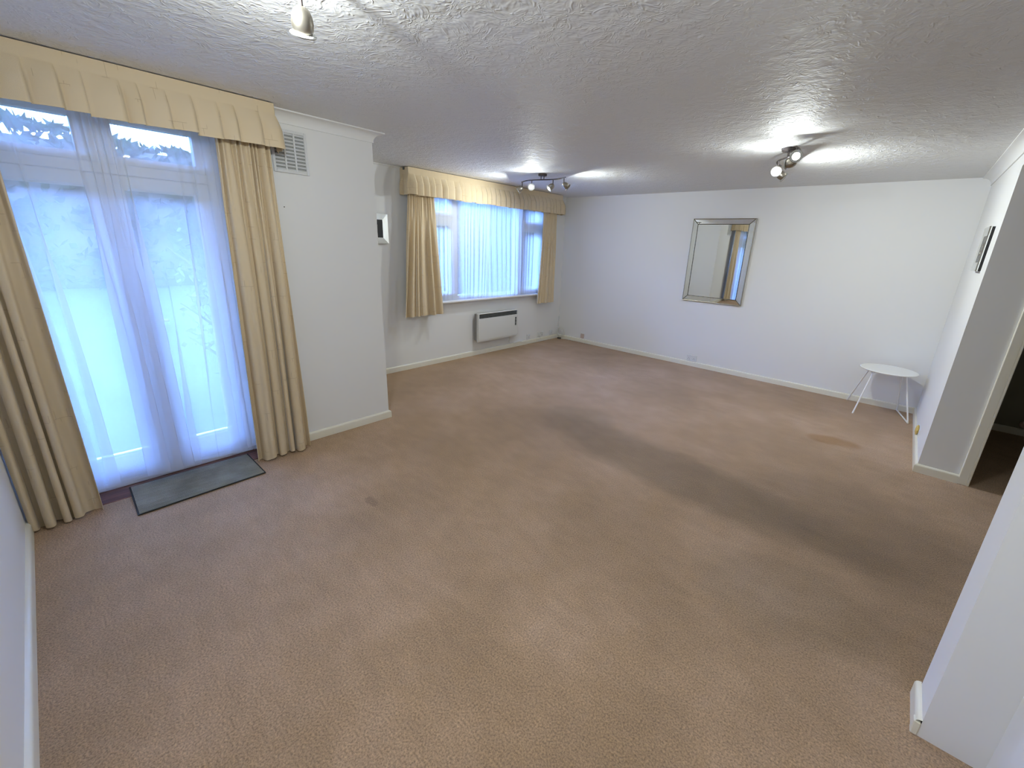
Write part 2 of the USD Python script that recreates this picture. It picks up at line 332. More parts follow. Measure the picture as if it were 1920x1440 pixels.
# ================================================================== garden door
dr = thing('door_1', 'white double garden door with top lights behind the net curtain', 'door', (1.06, 0.655, 0), kind='structure')
def rect_frame(y0, y1, z0, z1, w, x0, x1, ch=0.004, wb=None):
    wb = w if wb is None else wb
    return cat(bx(x0, x1, y0, y0+w, z0, z1, ch), bx(x0, x1, y1-w, y1, z0, z1, ch), bx(x0, x1, y0+w, y1-w, z1-w, z1, ch), bx(x0, x1, y0+w, y1-w, z0, z0+wb, ch))
o0 = 0.655
obj('frame', cat(rect_frame(0.12-o0, 1.19-o0, 0.004, 2.26, 0.045, -0.05, 0.055), bx(-0.05, 0.055, 0.165-o0, 1.145-o0, 1.90, 1.955, 0.004), bx(-0.05, 0.05, 0.62-o0, 0.69-o0, 1.955, 2.215, 0.004)), UPVC, dr)
for (a, b) in ((0.165, 0.655), (0.655, 1.145)):
    lf = obj('door_leaf', rect_frame(a-o0, b-o0, 0.05, 1.90, 0.072, -0.035, 0.045, 0.006, 0.16), UPVC, dr)
    obj('glass_pane', bx(-0.006, 0.006, a+0.07-o0, b-0.07-o0, 0.2, 1.83), PANE, lf, smooth=False)
    obj('beading', rect_frame(a+0.068-o0, b-0.068-o0, 0.206, 1.832, 0.012, 0.006, 0.03, 0.003), UPVC, lf)
    if a > 0.5:
        obj('handle', cat(bx(0.045, 0.055, a+0.02-o0, a+0.05-o0, 0.92, 1.12, 0.003), bx(0.055, 0.085, a+0.028-o0, a+0.042-o0, 1.05, 1.064, 0.003), bx(0.075, 0.09, a+0.028-o0, a+0.15-o0, 1.049, 1.066, 0.004)), UPVC, lf)
for (a, b) in ((0.165, 0.62), (0.69, 1.145)):
    fl_ = obj('fanlight', rect_frame(a-o0, b-o0, 1.955, 2.215, 0.045, -0.03, 0.04, 0.004), UPVC, dr)
    obj('glass_pane', bx(-0.005, 0.005, a+0.04-o0, b-0.04-o0, 1.99, 2.18), PANE, fl_, smooth=False)

# ================================================================== window
wn = thing('window_1', 'white wide window with side casements behind the net curtain', 'window', (-0.08, 4.73, 0.85), kind='structure')
yo, zo = 4.73, 0.85
obj('frame', cat(rect_frame(3.58-yo, 5.88-yo, 0.85-zo, 2.25-zo, 0.05, -0.04, 0.05), bx(-0.04, 0.05, 4.03-yo, 4.11-yo, 0.9-zo, 2.2-zo, 0.004), bx(-0.04, 0.05, 5.26-yo, 5.34-yo, 0.9-zo, 2.2-zo, 0.004),
                 bx(-0.04, 0.05, 3.63-yo, 4.03-yo, 1.86-zo, 1.92-zo, 0.004), bx(-0.04, 0.05, 5.34-yo, 5.83-yo, 1.86-zo, 1.92-zo, 0.004)), UPVC, wn)
for (a, b, c, d) in ((3.63, 4.03, 0.9, 1.86), (5.34, 5.83, 0.9, 1.86), (3.63, 4.03, 1.92, 2.2), (5.34, 5.83, 1.92, 2.2)):
    cs = obj('casement', rect_frame(a-yo, b-yo, c-zo, d-zo, 0.055, -0.03, 0.062, 0.005), UPVC, wn)
    obj('glass_pane', bx(-0.004, 0.004, a+0.05-yo, b-0.05-yo, c+0.05-zo, d-0.05-zo), PANE, cs, smooth=False)
    if c < 1: obj('handle', cat(bx(0.062, 0.075, (b if a < 4 else a+0.04)-0.035-yo, (b if a < 4 else a+0.04)-0.008-yo, 1.3-zo, 1.38-zo, 0.003), bx(0.072, 0.09, (b if a < 4 else a+0.04)-0.028-yo, (b if a < 4 else a+0.04)-0.014-yo, 1.22-zo, 1.37-zo, 0.003)), UPVC, cs)
obj('glass_pane', bx(-0.004, 0.004, 4.1-yo, 5.27-yo, 0.89-zo, 2.21-zo), PANE, wn, smooth=False)
obj('window_sill', bx(0.05, 0.165, 3.52-yo, 5.94-yo, 0.822-zo, 0.848-zo, 0.006), SILL, wn)

# ================================================================== soft furnishings
def shell(P, thick):
    """closed shell around a grid of points P (rows, cols, 3)"""
    r, c = P.shape[:2]
    du, dv = np.gradient(P, axis=1), np.gradient(P, axis=0)
    N = np.cross(du, dv); N /= np.maximum(np.linalg.norm(N, axis=2), 1e-9)[..., None]
    V = np.vstack([(P+N*thick/2).reshape(-1, 3), (P-N*thick/2).reshape(-1, 3)])
    i = np.arange(r*c).reshape(r, c); a, b, d, e = i[:-1, :-1].ravel(), i[:-1, 1:].ravel(), i[1:, 1:].ravel(), i[1:, :-1].ravel()
    F = [np.stack([a, b, d], 1), np.stack([a, d, e], 1), np.stack([a, d, b], 1)+r*c, np.stack([a, e, d], 1)+r*c]
    ring = np.concatenate([i[0, :-1], i[:-1, -1], i[-1, :0:-1], i[:0:-1, 0]]); nx = np.roll(ring, -1)
    F += [np.stack([ring, ring+r*c, nx+r*c], 1), np.stack([ring, nx+r*c, nx], 1)]
    return V, np.vstack(F)
def grid(P):
    r, c = P.shape[:2]; i = np.arange(r*c).reshape(r, c)
    a, b, d, e = i[:-1, :-1].ravel(), i[:-1, 1:].ravel(), i[1:, 1:].ravel(), i[1:, :-1].ravel()
    return P.reshape(-1, 3), np.vstack([np.stack([a, b, d], 1), np.stack([a, d, e], 1)])

def drape(y_top, y_bot, z_top, z_bot, xc, a_top, a_bot, nf, seed, cols=220, rows=40, fine=2, omega=0.25, hem=0.0, xlean=0.0, warp=0.35, pinch=1.6):
    """hanging cloth: gathered finely at the heading, falling in nf rounder folds. Returns the grid and its cloth coordinates"""
    rg = np.random.RandomState(seed)
    u = np.linspace(0, 1, cols)[None, :]; t = np.linspace(0, 1, rows)[:, None]          # t: 0 heading, 1 hem
    k1, k2, p1, p2 = rg.uniform(1.1, 1.9), rg.uniform(2.3, 3.4), rg.uniform(0, 6), rg.uniform(0, 6)
    uu = u + warp/nf*(0.6*np.sin(2*math.pi*k1*u+p1) + 0.4*np.sin(2*math.pi*k2*u+p2)) + 0.10/nf*np.sin(3*t+4*u+p1)
    ph = 2*math.pi*nf*uu; w = np.clip(1 - t/0.45, 0, 1)**pinch
    f_lo = np.sign(np.cos(ph))*np.abs(np.cos(ph))**0.8 + 0.22*np.cos(2*ph+p2+1.5*t)
    f_hi = np.cos(fine*ph+p1)
    amp = a_top + (a_bot-a_top)*t**0.7
    ampu = 1 + 0.3*np.sin(2*math.pi*u*1.7+p2)
    x = xc + amp*ampu*((1-w)*f_lo + w*f_hi) + xlean*t
    y0 = y_top[0] + (y_bot[0]-y_top[0])*t; y1 = y_top[1] + (y_bot[1]-y_top[1])*t
    y = y0 + (y1-y0)*u + omega*amp*(1-w)*np.sin(2*ph)*np.clip(np.minimum(u, 1-u)*6, 0, 1)
    z = z_top + (z_bot-z_top)*t + hem*t**6*(0.6*np.cos(ph) + 0.4*np.sin(2*math.pi*k2*u+p1))
    P = np.stack([x+0*z, y+0*z, z+0*x], -1)
    s = np.concatenate([[0], np.cumsum(np.linalg.norm(np.diff(P[rows//2], axis=0), axis=1))])
    return P, np.stack([np.broadcast_to(s[None, :], (rows, cols)), np.broadcast_to(P[..., 2], (rows, cols))], -1)
def curtain(parent, name, m, P, uv, thick=0.0025, **kw):
    V, F = shell(P, thick); st = np.vstack([uv.reshape(-1, 2)]*2)
    return obj(name, (V, F), m, parent, smooth=True, uv=st, **kw)

# garden-door curtains
c = thing('curtain', 'full-length cream curtain at the far left edge, left of the garden door', 'curtain', (1.33, 0.16, 0), group='cream lined curtains')
P, uv = drape((0.004, 0.285), (0.010, 0.292), 2.14, 0.008, 1.348, 0.014, 0.036, 4.0, 11, hem=0.012); P -= (1.33, 0.16, 0)
curtain(c, 'drop', FABRIC, P, uv)
P2 = P.copy()[:, 8:-8]; P2[..., 0] -= 0.012; curtain(c, 'lining', LINING, P2, uv[:, 8:-8])
c = thing('curtain', 'full-length cream curtain between the garden door and the air vent', 'curtain', (1.33, 1.3, 0), group='cream lined curtains')
P, uv = drape((1.165, 1.462), (1.105, 1.475), 2.16, 0.010, 1.345, 0.014, 0.034, 4.6, 5, hem=0.012); P -= (1.33, 1.3, 0)
curtain(c, 'drop', FABRIC, P, uv)
P2 = P.copy()[:, 8:-8]; P2[..., 0] -= 0.012; curtain(c, 'lining', LINING, P2, uv[:, 8:-8])
# window curtains
c = thing('curtain', 'short cream curtain on the left of the far window', 'curtain', (0.11, 3.45, 0.7), group='cream lined curtains')
P, uv = drape((3.27, 3.63), (3.15, 3.73), 2.16, 0.70, 0.128, 0.012, 0.028, 5.5, 21, hem=0.004); P -= (0.11, 3.45, 0.7)
curtain(c, 'drop', FABRIC, P, uv)
P2 = P.copy()[:, 8:-8]; P2[..., 0] -= 0.010; curtain(c, 'lining', LINING, P2, uv[:, 8:-8])
c = thing('curtain', 'narrow short cream curtain on the right of the far window', 'curtain', (0.11, 5.85, 0.69), group='cream lined curtains')
P, uv = drape((5.72, 6.04), (5.63, 6.05), 2.16, 0.692, 0.128, 0.012, 0.025, 4.2, 8, hem=0.004); P -= (0.11, 5.85, 0.69)
curtain(c, 'drop', FABRIC, P, uv)
P2 = P.copy()[:, 6:-6]; P2[..., 0] -= 0.010; curtain(c, 'lining', LINING, P2, uv[:, 6:-6])

# net curtains: one thin cloth each
def net(name, label, loc, *a, **kw):
    P, uv = drape(*a, **kw); V, F = grid(P-np.array(loc))
    o = thing(name, label, 'net curtain', loc)
    obj('voile', (V, F), SHEER, o, smooth=True)
    e = P[-1]-np.array(loc); obj('hem', tube(e[::4], 0.0022, 5, 0), SHEER, o)
    return o
net('net_curtain', 'full-length sheer white net curtain over the garden door', (1.262, 0.69, 0), (0.135, 1.235), (0.14, 1.215), 2.2, 0.085, 1.245, 0.007, 0.022, 6.5, 3,
    cols=520, rows=40, fine=3, omega=2.1, hem=0.022, warp=0.9, pinch=1.0)
net('net_curtain', 'sheer white net curtain over the left half of the far window', (0.05, 4.1, 0.85), (3.56, 4.66), (3.56, 4.62), 2.24, 0.856, 0.022, 0.005, 0.011, 13, 14, cols=480, rows=30, fine=2, omega=1.4, hem=0.004, warp=1.0)
net('net_curtain', 'sheer white net curtain over the right half of the far window', (0.05, 5.2, 0.85), (4.54, 5.90), (4.58, 5.90), 2.24, 0.856, 0.052, 0.005, 0.011, 16, 15, cols=480, rows=30, fine=2, omega=1.4, hem=0.004, warp=1.0)

# pelmets: plain heading band over knife pleats
def pelmet(name, label, y0, y1, xf, z1, z0, pitch, seed, flare, left_return, right_return, xw, depth=0.032):
    rg = np.random.RandomState(seed); path = []                                   # (x, y, nx, ny)
    if left_return: path += [((xw, y0), (0, -1)), ((xf, y0), (0, -1))]
    path += [((xf, y0), (1, 0)), ((xf, y1), (1, 0))]
    if right_return: path += [((xf, y1), (0, 1)), ((xw, y1), (0, 1))]
    cols = []                                                                     # (xy, normal, lift, drop, s)
    s0 = 0.0
    for i in range(0, len(path), 2):
        (a, n_), (b, _) = path[i], path[i+1]; a, b, n_ = np.array(a, float), np.array(b, float), np.array(n_, float)
        ln = np.linalg.norm(b-a); k = max(1, int(round(ln/pitch))); cuts = np.linspace(0, ln, k+1)
        if k > 1: cuts[1:-1] += rg.uniform(-0.18, 0.18, k-1)*pitch
        for j in range(k):
            e0, e1 = cuts[j], cuts[j+1]; d0 = rg.uniform(-0.006, 0.006); open_ = rg.uniform(0.7, 1.4)
            for q in np.linspace(0, 1, 7):
                lift = open_*(0.05 + 0.95*q**0.75 + 0.12*math.sin(math.pi*q))
                cols.append((a+(b-a)*(e0+(e1-e0)*min(q, 0.985))/ln, n_, lift, d0, s0+e0+(e1-e0)*q))
        s0 += ln
    C = len(cols); t = np.concatenate([[0, 0.22, 0.26, 0.3], np.linspace(0.36, 1, 12)]); P = np.zeros((len(t), C, 3)); UV = np.zeros((len(t), C, 2))
    N = np.array([c_[1] for c_ in cols]); Ns = N.copy()
    for k in range(C):                                                            # round the corner normals
        w_ = N[max(0, k-2):k+3].mean(0); Ns[k] = w_/np.linalg.norm(w_)
    for r_, tt in enumerate(t):
        g = max(0.0, (tt-0.24)/0.76)
        for k, (xy, n_, lift, d0, s) in enumerate(cols):
            o = flare*g*0.9 + depth*lift*min(1, g*2.2)**0.8 if g > 0 else 0.0
            q = xy + Ns[k]*o; P[r_, k] = (q[0], q[1], z1+(z0-z1)*tt + d0*tt); UV[r_, k] = (s*1.15, z1-(z1-z0)*tt)
    ym = (y0+y1)/2
    o = thing(name, label, 'pelmet', (xw, ym, z0), group='cream pleated pelmets')
    loc = np.array((xw, ym, z0)); V, F = shell(P-loc, 0.003)
    vv, ff, _ = meshkit.arrays((V, F)); obj('pleated_skirt', (vv, ff), FABRIC, o, smooth=True, uv=np.vstack([UV.reshape(-1, 2)]*2))
    obj('pelmet_board', bx(0.002, xf-xw-0.006, y0+0.006-ym, y1-0.006-ym, z1-z0-0.016, z1-z0-0.003), BOARD, o)
    obj('curtain_track', bx(0.06, 0.085, y0+0.03-ym, y1-0.03-ym, z1-z0-0.04, z1-z0-0.016, 0.003), WHITEP, o)
    return o
pelmet('pelmet', 'cream pleated pelmet across the top of the garden door', 0.012, 1.492, XV+0.165, 2.394, 2.135, 0.105, 4, 0.020, False, True, XV)
pl = pelmet('pelmet', 'cream pleated pelmet across the top of the far window', 3.262, 6.125, 0.165, 2.394, 2.105, 0.09, 9, 0.006, True, True, 0.0, 0.040)
obj('hook', bx(0.07, 0.10, 3.25-4.6935, 3.262-4.6935, 0.262, 0.288, 0.003), CABLED, pl)

# ================================================================== door mat
q = np.array([(1.16, 0.425), (1.565, 0.418), (1.548, 1.094), (1.165, 1.092)]); ctr = q.mean(0)
dm = thing('doormat', 'flat grey ribbed doormat lying in front of the garden door', 'doormat', (ctr[0], ctr[1], 0.004))
def slab(qq, z0, z1): return hull([(a[0], a[1], z) for a in qq for z in (z0, z1)])
obj('backing', slab((q-ctr), 0.0005, 0.006), MATE, dm)
nx_ = 26
A, B, C_, D_ = [v-ctr for v in ctr+(q-ctr)*0.975]
ribs = []
for i in range(nx_):
    f0, f1 = (i+0.08)/nx_, (i+0.92)/nx_
    ribs.append(hull([(*(A+(B-A)*f), 0.006) for f in (f0, f1)] + [(*(D_+(C_-D_)*f), 0.006) for f in (f0, f1)] + [(*(A+(B-A)*((f0+f1)/2+0.2/nx_*s)), 0.0095) for s in (-1, 1)] + [(*(D_+(C_-D_)*((f0+f1)/2+0.2/nx_*s)), 0.0095) for s in (-1, 1)]))
obj('ribbed_pile', cat(*ribs), MATM, dm, kind='stuff')

# ================================================================== storage heater
hx, hy0, hy1, hz0, hz1 = 0.125, 4.355, 5.190, 0.215, 0.638
ht = thing('heater', 'white wall-mounted storage heater with a grey top grille under the window', 'heater', (0.003, (hy0+hy1)/2, hz0))
ym = (hy0+hy1)/2; hh = hz1-hz0; hw = (hy1-hy0)/2
for s_ in (-1, 1): obj('wall_bracket', bx(0.0, 0.035, s_*(hw-0.07)-0.02, s_*(hw-0.07)+0.02, 0.06, hh-0.05), HEATD, ht)
obj('back_case', bx(0.034, 0.088, -hw, hw, 0.025, hh-0.006, 0.006), HEATD, ht)
obj('front_panel', hull([(0.088, -hw, 0.03), (0.088, hw, 0.03), (0.105, -hw, 0.0), (0.105, hw, 0.0), (hx, -hw, 0.045), (hx, hw, 0.045), (hx, -hw, hh-0.075), (hx, hw, hh-0.075), (0.088, -hw, hh-0.075), (0.088, hw, hh-0.075)]), HEAT, ht)
obj('top_cap', cat(bx(0.084, hx, -hw, hw, hh-0.014, hh, 0.004), bx(0.084, hx, -hw, -hw+0.022, hh-0.078, hh-0.01, 0.003), bx(0.084, hx, hw-0.022, hw, hh-0.078, hh-0.01, 0.003)), HEAT, ht)
gr = obj('air_grille', bx(0.086, hx-0.012, -hw+0.02, hw-0.02, hh-0.077, hh-0.012), GREYP, ht, label='dark grey air grille')
for k in range(4):
    obj('slat', bx(hx-0.013, hx-0.005, -hw+0.02, hw-0.02, hh-0.071+k*0.015, hh-0.067+k*0.015), plain('grille_slat', (0.13, 0.14, 0.145), 0.45) if k == 0 else LK+'grille_slat', gr)
cp = obj('control_panel', bx(hx-0.004, hx+0.004, hw-0.065, hw-0.035, hh-0.245, hh-0.115, 0.002), GREYP, ht, label='small dark control panel')
for k in range(2):
    d_ = lathe([(0, 0), (0.010, 0), (0.009, 0.008), (0, 0.008)], 16); T = frame_from((1, 0, 0)); T[:3, 3] = (hx+0.003, hw-0.05, hh-0.15-k*0.05); d_.apply_transform(T); obj('dial', d_, HEATD, cp)
obj('power_cable', tube([(0.06, hw-0.10, 0.03), (0.05, hw-0.10, -0.04), (0.022, hw-0.08, -0.115), (0.012, hw-0.03, -0.138), (0.010, hw+0.05, -0.135)], 0.0045), CABLE, ht, label='white flex hanging below the heater')

# ================================================================== bevelled wall mirror
mx0, mx1, mz0, mz1 = 2.232, 3.030, 0.947, 2.050
mr = thing('wall_mirror', 'tall mirror edged with mitred mirror strips, hung on the far white wall', 'mirror', ((mx0+mx1)/2, L, mz0))
mw, mh = (mx1-mx0)/2, mz1-mz0; b = 0.062; yb, yf = 0.0, -0.028
obj('backing_frame', cat(bx(-mw, mw, yf+0.004, yb, 0, 0.012, 0.002), bx(-mw, mw, yf+0.004, yb, mh-0.012, mh, 0.002), bx(-mw, -mw+0.012, yf+0.004, yb, 0, mh, 0.002), bx(mw-0.012, mw, yf+0.004, yb, 0, mh, 0.002), bx(-mw+0.01, mw-0.01, yf+0.012, yb, 0.01, mh-0.01)), SILVER, mr)
e, i0 = 0.010, b+0.010
O = [(-mw+e, e), (mw-e, e), (mw-e, mh-e), (-mw+e, mh-e)]; I = [(-mw+i0, i0), (mw-i0, i0), (mw-i0, mh-i0), (-mw+i0, mh-i0)]
for k in range(4):
    j = (k+1) % 4; g = 0.004; quad = np.array([O[k], O[j], I[j], I[k]]); cc = quad.mean(0); quad = cc + (quad-cc)*np.array([0.985, 0.985])
    ys = [yf+0.0015, yf+0.0015, yf-0.0015, yf-0.0015]
    obj('bevel_strip', hull([(p[0], y_, p[1]) for p, y_ in zip(quad, ys)] + [(p[0], yf+0.012, p[1]) for p in quad]), MIRROR, mr, smooth=False)
    pa, pb = np.array(I[k]), np.array(I[j])
    obj('inner_bead', rod((pa[0], yf-0.002, pa[1]), (pb[0], yf-0.002, pb[1]), 0.004, 8), BEAD, mr)
    obj('mitre_bead', rod((O[k][0], yf+0.001, O[k][1]), (I[k][0], yf-0.002, I[k][1]), 0.003, 8), BEAD, mr)
obj('mirror_panel', bx(-mw+i0, mw-i0, yf+0.001, yf+0.01, i0, mh-i0), MIRROR, mr, smooth=False)
for pts in (((-mw+e/2, e/2), (mw-e/2, e/2)), ((mw-e/2, e/2), (mw-e/2, mh-e/2)), ((mw-e/2, mh-e/2), (-mw+e/2, mh-e/2)), ((-mw+e/2, mh-e/2), (-mw+e/2, e/2))):
    obj('outer_bead', rod((pts[0][0], yf+0.002, pts[0][1]), (pts[1][0], yf+0.002, pts[1][1]), 0.0055, 8), SILVER, mr)

# ================================================================== small framed pictures with mirrored bevel frames
def picture(label, origin, ax, nrm, size):
    """origin: the lower corner on the wall; ax: horizontal direction along the wall; nrm: out of the wall"""
    o = thing('picture_frame', label, 'picture', origin, group='small square mirror-framed pictures'); ax, nrm = np.array(ax, float), np.array(nrm, float)
    def pt(u, v, d): return tuple(ax*u + nrm*d + np.array([0, 0, v]))
    s, fw_ = size, 0.085; O = [(0, 0), (s, 0), (s, s), (0, s)]; I = [(fw_, fw_), (s-fw_, fw_), (s-fw_, s-fw_), (fw_, s-fw_)]
    obj('back_board', hull([pt(u, v, d) for u in (0.002, s-0.002) for v in (0.002, s-0.002) for d in (0, 0.024)]), BLACK, o)
    for k in range(4):
        j = (k+1) % 4; quad = [O[k], O[j], I[j], I[k]]
        obj('mirrored_bevel', hull([pt(*p, d) for p, d in zip(quad, (0.030, 0.030, 0.022, 0.022))] + [pt(*p, 0.016) for p in quad]), MIRROR, o, smooth=False)
    pic = obj('picture_panel', hull([pt(u, v, d) for u in (fw_-0.004, s-fw_+0.004) for v in (fw_-0.004, s-fw_+0.004) for d in (0.010, 0.0235)]), BLACK, o, label='dark picture')
    rg = np.random.RandomState(int(size*1000)+len(label)); curls = []
    for k in range(5):
        cu, cv, r_ = s*0.5+rg.uniform(-0.035, 0.035), fw_+0.02+0.024*k, rg.uniform(0.008, 0.016)
        curls.append(tube([pt(cu+r_*math.cos(a), cv+r_*math.sin(a), 0.024) for a in np.linspace(rg.uniform(0, 3), rg.uniform(4, 7), 8)], 0.0016, 5, 3))
    obj('scrollwork', cat(*curls), SILVER, pic)
    return o
picture('small square mirror-framed dark picture peeking out beside the left window curtain', (0.0, 2.735, 1.560), (0, 1, 0), (1, 0, 0), 0.320)
picture('small square mirror-framed dark picture seen edge-on on the right wall', (W, 4.955, 1.560), (0, 1, 0), (-1, 0, 0), 0.320)

# ================================================================== air vent
vy0, vy1, vz0, vz1 = 1.502, 1.735, 2.020, 2.290
vt = thing('air_vent', 'white louvred air vent grille high on the projecting wall', 'vent', (XV, (vy0+vy1)/2, vz0))
vw, vh = (vy1-vy0)/2, vz1-vz0
obj('backing', bx(0.0, 0.003, -vw+0.01, vw-0.01, 0.01, vh-0.01), plain('vent_shadow', (0.33, 0.34, 0.33), 0.8), vt)
obj('vent_frame', rect_frame(-vw, vw, 0, vh, 0.018, 0.0, 0.014, 0.003), WHITEP, vt)
for k in range(2): obj('mullion', bx(0.003, 0.013, -vw+0.018+(2*vw-0.036)*(k+1)/3-0.005, -vw+0.018+(2*vw-0.036)*(k+1)/3+0.005, 0.016, vh-0.016, 0.001), WHITEP, vt)
for k in range(11):
    zc = 0.024+k*(vh-0.048)/10
    obj('louvre', hull([(0.003, s*(vw-0.016), zc+0.006) for s in (-1, 1)] + [(0.011, s*(vw-0.016), zc-0.006) for s in (-1, 1)] + [(0.003, s*(vw-0.016), zc+0.003) for s in (-1, 1)] + [(0.011, s*(vw-0.016), zc-0.003) for s in (-1, 1)]), WHITEP, vt)

# ================================================================== round side table
tx, ty, tz = 4.685, 6.110, 0.500
tb = thing('side_table', 'small round white table on bent rod legs in the far right corner', 'table', (tx, ty, 0))
obj('tabletop', lathe([(0, tz-0.014), (0.232, tz-0.014), (0.243, tz-0.010), (0.247, tz-0.003), (0.244, tz), (0.238, tz+0.002), (0.232, tz-0.0005), (0, tz-0.0005)], 64), TABLEW, tb)
def leg(pts): return tube(pts, 0.0075, 10, 0)
def P3(x, y, z): return (x-tx, y-ty, z)
fL1, fL2, fR1, fR2 = (4.400, 6.385), (4.497, 5.871), (4.955, 5.967), (4.857, 6.395)
tL1, tL2, tR1, tR2 = (4.53, 6.10), (4.565, 5.985), (4.835, 6.06), (4.80, 6.18)
obj('leg', leg([P3(*tL1, tz-0.016), P3(*fL1, 0.008)]), TABLEW, tb)
obj('leg', leg([P3(*tL2, tz-0.05), P3(*fL2, 0.008)]), TABLEW, tb)
obj('leg_joint', cat(leg([P3(*tL1, tz-0.018), P3(*tL2, tz-0.05)]), leg([P3(*tL2, tz-0.05), P3(tL2[0]+0.04, tL2[1]+0.03, tz-0.016)])), TABLEW, tb)
obj('leg', leg([P3(*tR1, tz-0.016), P3(*fR1, 0.009)]), TABLEW, tb)
obj('leg', leg([P3(*tR2, tz-0.016), P3(*fR2, 0.009)]), TABLEW, tb)
obj('floor_bar', leg([P3(*fR1, 0.009), P3(*fR2, 0.009)]), TABLEW, tb)

# ================================================================== ceiling spot tracks
def head_mesh():
    cup = lathe([(0, 0), (0.012, 0.001), (0.023, 0.010), (0.030, 0.026), (0.0325, 0.042), (0.031, 0.058), (0.027, 0.070), (0.025, 0.070), (0.024, 0.056), (0, 0.056)], 28)
    return cup
def track(label, centre, bar_dir, heads, lamp, sway=0.05):
    """centre: rose on the ceiling; heads: (position along the bar, direction, on)"""
    cx, cy = centre; o = thing('spot_track', label, 'ceiling light', (cx, cy, H), group='four-spot ceiling tracks')
    d = np.array([math.cos(bar_dir), math.sin(bar_dir), 0]); s_ = np.array([-d[1], d[0], 0])
    obj('ceiling_rose', lathe([(0, 0), (0.050, 0), (0.050, -0.018), (0.044, -0.024), (0, -0.024)], 32), DARKM, o)
    for k in (-1, 1): obj('stem', rod(d*0.024*k+(0, 0, -0.02), d*0.024*k+(0, 0, -0.062), 0.005), DARKM, o)
    bar = [d*a + s_*sway*math.sin(math.pi*a/0.36) + np.array([0, 0, -0.062]) for a in np.linspace(-0.36, 0.36, 17)]
    obj('bar', tube(bar, 0.0065, 8, 0), DARKM, o)
    for a, dr_, on, *cone in heads:
        dr_ = np.array(dr_, float); dr_ /= np.linalg.norm(dr_)
        p = d*a + s_*sway*math.sin(math.pi*a/0.36) + np.array([0, 0, -0.062]); q = p - np.array([0, 0, 0.060])
        obj('arm', rod(p, q, 0.0055), DARKM, o)
        T = frame_from(dr_); T[:3, 3] = q - dr_*0.010
        c_ = head_mesh(); c_.apply_transform(T); hd = obj('spot_head', c_, NICKEL, o)
        r_ = lathe([(0.0255, 0.068), (0.037, 0.069), (0.040, 0.073), (0.037, 0.077), (0.0255, 0.076), (0.0255, 0.068)], 28); r_.apply_transform(T); obj('glass_rim', r_, GLASSF, hd)
        bl = lathe([(0, 0.058), (0.023, 0.058), (0.0235, 0.064), (0.018, 0.069), (0, 0.071)], 24); bl.apply_transform(T)
        obj('bulb', bl, BULB if on else GLASSF, hd)
        if on:
            lp = UsdLux.DiskLight.Define(stage, str(o.GetPath()) + '/' + numbered(str(o.GetPath()), 'lamp'))
            Tl = T.copy(); Tl[:3, 3] = T[:3, 3] + dr_*0.079; Tl[:3, 2] *= -1; Tl[:3, 0] *= -1
            lp.AddTransformOp().Set(Gf.Matrix4d(*[float(v) for v in Tl.T.ravel()]))
            lp.CreateRadiusAttr(0.024); lp.CreateColorAttr(Gf.Vec3f(*LAMP_COL)); lp.CreateIntensityAttr(float(lamp*on*LAMP_GAIN*1.36))
            sh = UsdLux.ShapingAPI.Apply(lp.GetPrim()); sh.CreateShapingConeAngleAttr(cone[0] if cone else 78.0); sh.CreateShapingConeSoftnessAttr(0.8)
    return o
BULB = mat('lit_bulb', {'e': ('emission', dict(color=LAMP_COL, strength=30.0))}, surface='e.emission')
track('bronze four-spot ceiling light in front of the far window', (1.20, 4.37), -0.10, [(-0.34, (-0.80, -0.66, -0.78), 1.9, 54.0), (-0.13, (0.55, -0.80, -0.34), 0.8), (0.13, (-0.35, -0.75, -0.70), 1), (0.33, (0.42, 0.85, -0.66), 2.6, 38.0)], 90.0)
track('four-spot ceiling light glaring near the right end of the ceiling', (3.72, 4.30), 1.9, [(-0.33, (0.25, -0.95, -0.10), 0.36), (-0.12, (-0.98, 0.05, -0.08), 0.6), (0.12, (0.10, -0.80, -0.45), 1), (0.33, (0.90, 0.40, -0.70), 4.2, 38.0)], 90.0)
track('four-spot ceiling light cut by the top edge of the picture', (3.253, 0.766), -0.885, [(-0.33, (-0.48, 0.18, -0.85), 1), (-0.12, (-0.85, 0.50, 0.06), 2.0), (0.12, (0.62, 0.74, -0.56), 2.4, 40.0), (0.33, (0.80, 0.50, -0.46), 2.6, 44.0)], 90.0)

# ================================================================== sockets, cables, oddments
def socket(label, origin, ax, nrm, w, h, m, rockers, cat_='socket', group=None):
    o = thing('socket_outlet', label, cat_, origin); ax, nrm = np.array(ax, float), np.array(nrm, float)
    def blk(u0, u1, v0, v1, d0, d1, ch):
        mm = bx(u0, u1, v0, v1, d0, d1, ch); T = np.eye(4); T[:3, 0], T[:3, 1], T[:3, 2] = ax, (0, 0, 1), nrm; mm.apply_transform(T)
        mm.fix_normals(); return mm
    obj('faceplate', blk(-w/2, w/2, 0, h, 0, 0.010, 0.003), m, o)
    for k in range(rockers):
        uc = (k-(rockers-1)/2)*w/max(rockers, 1)
        obj('rocker_switch', blk(uc+0.012, uc+0.024, h*0.62, h*0.86, 0.009, 0.014, 0.002), m, o)
        for du, v in ((0, 0.52), (-0.011, 0.30), (0.011, 0.30)):
            obj('pin_hole', blk(uc+du-0.003, uc+du+0.003, h*v-0.004, h*v+0.004, 0.0095, 0.0103, 0), CABLED, o)
    return o
socket('white double socket low on the far wall below and left of the mirror', (2.492, L, 0.074), (1, 0, 0), (0, -1, 0), 0.150, 0.088, WHITEP, 2)
socket('aged pinkish blank outlet plate on the far wall near the window corner', (0.545, L, 0.078), (1, 0, 0), (0, -1, 0), 0.075, 0.080, PINKP, 0)
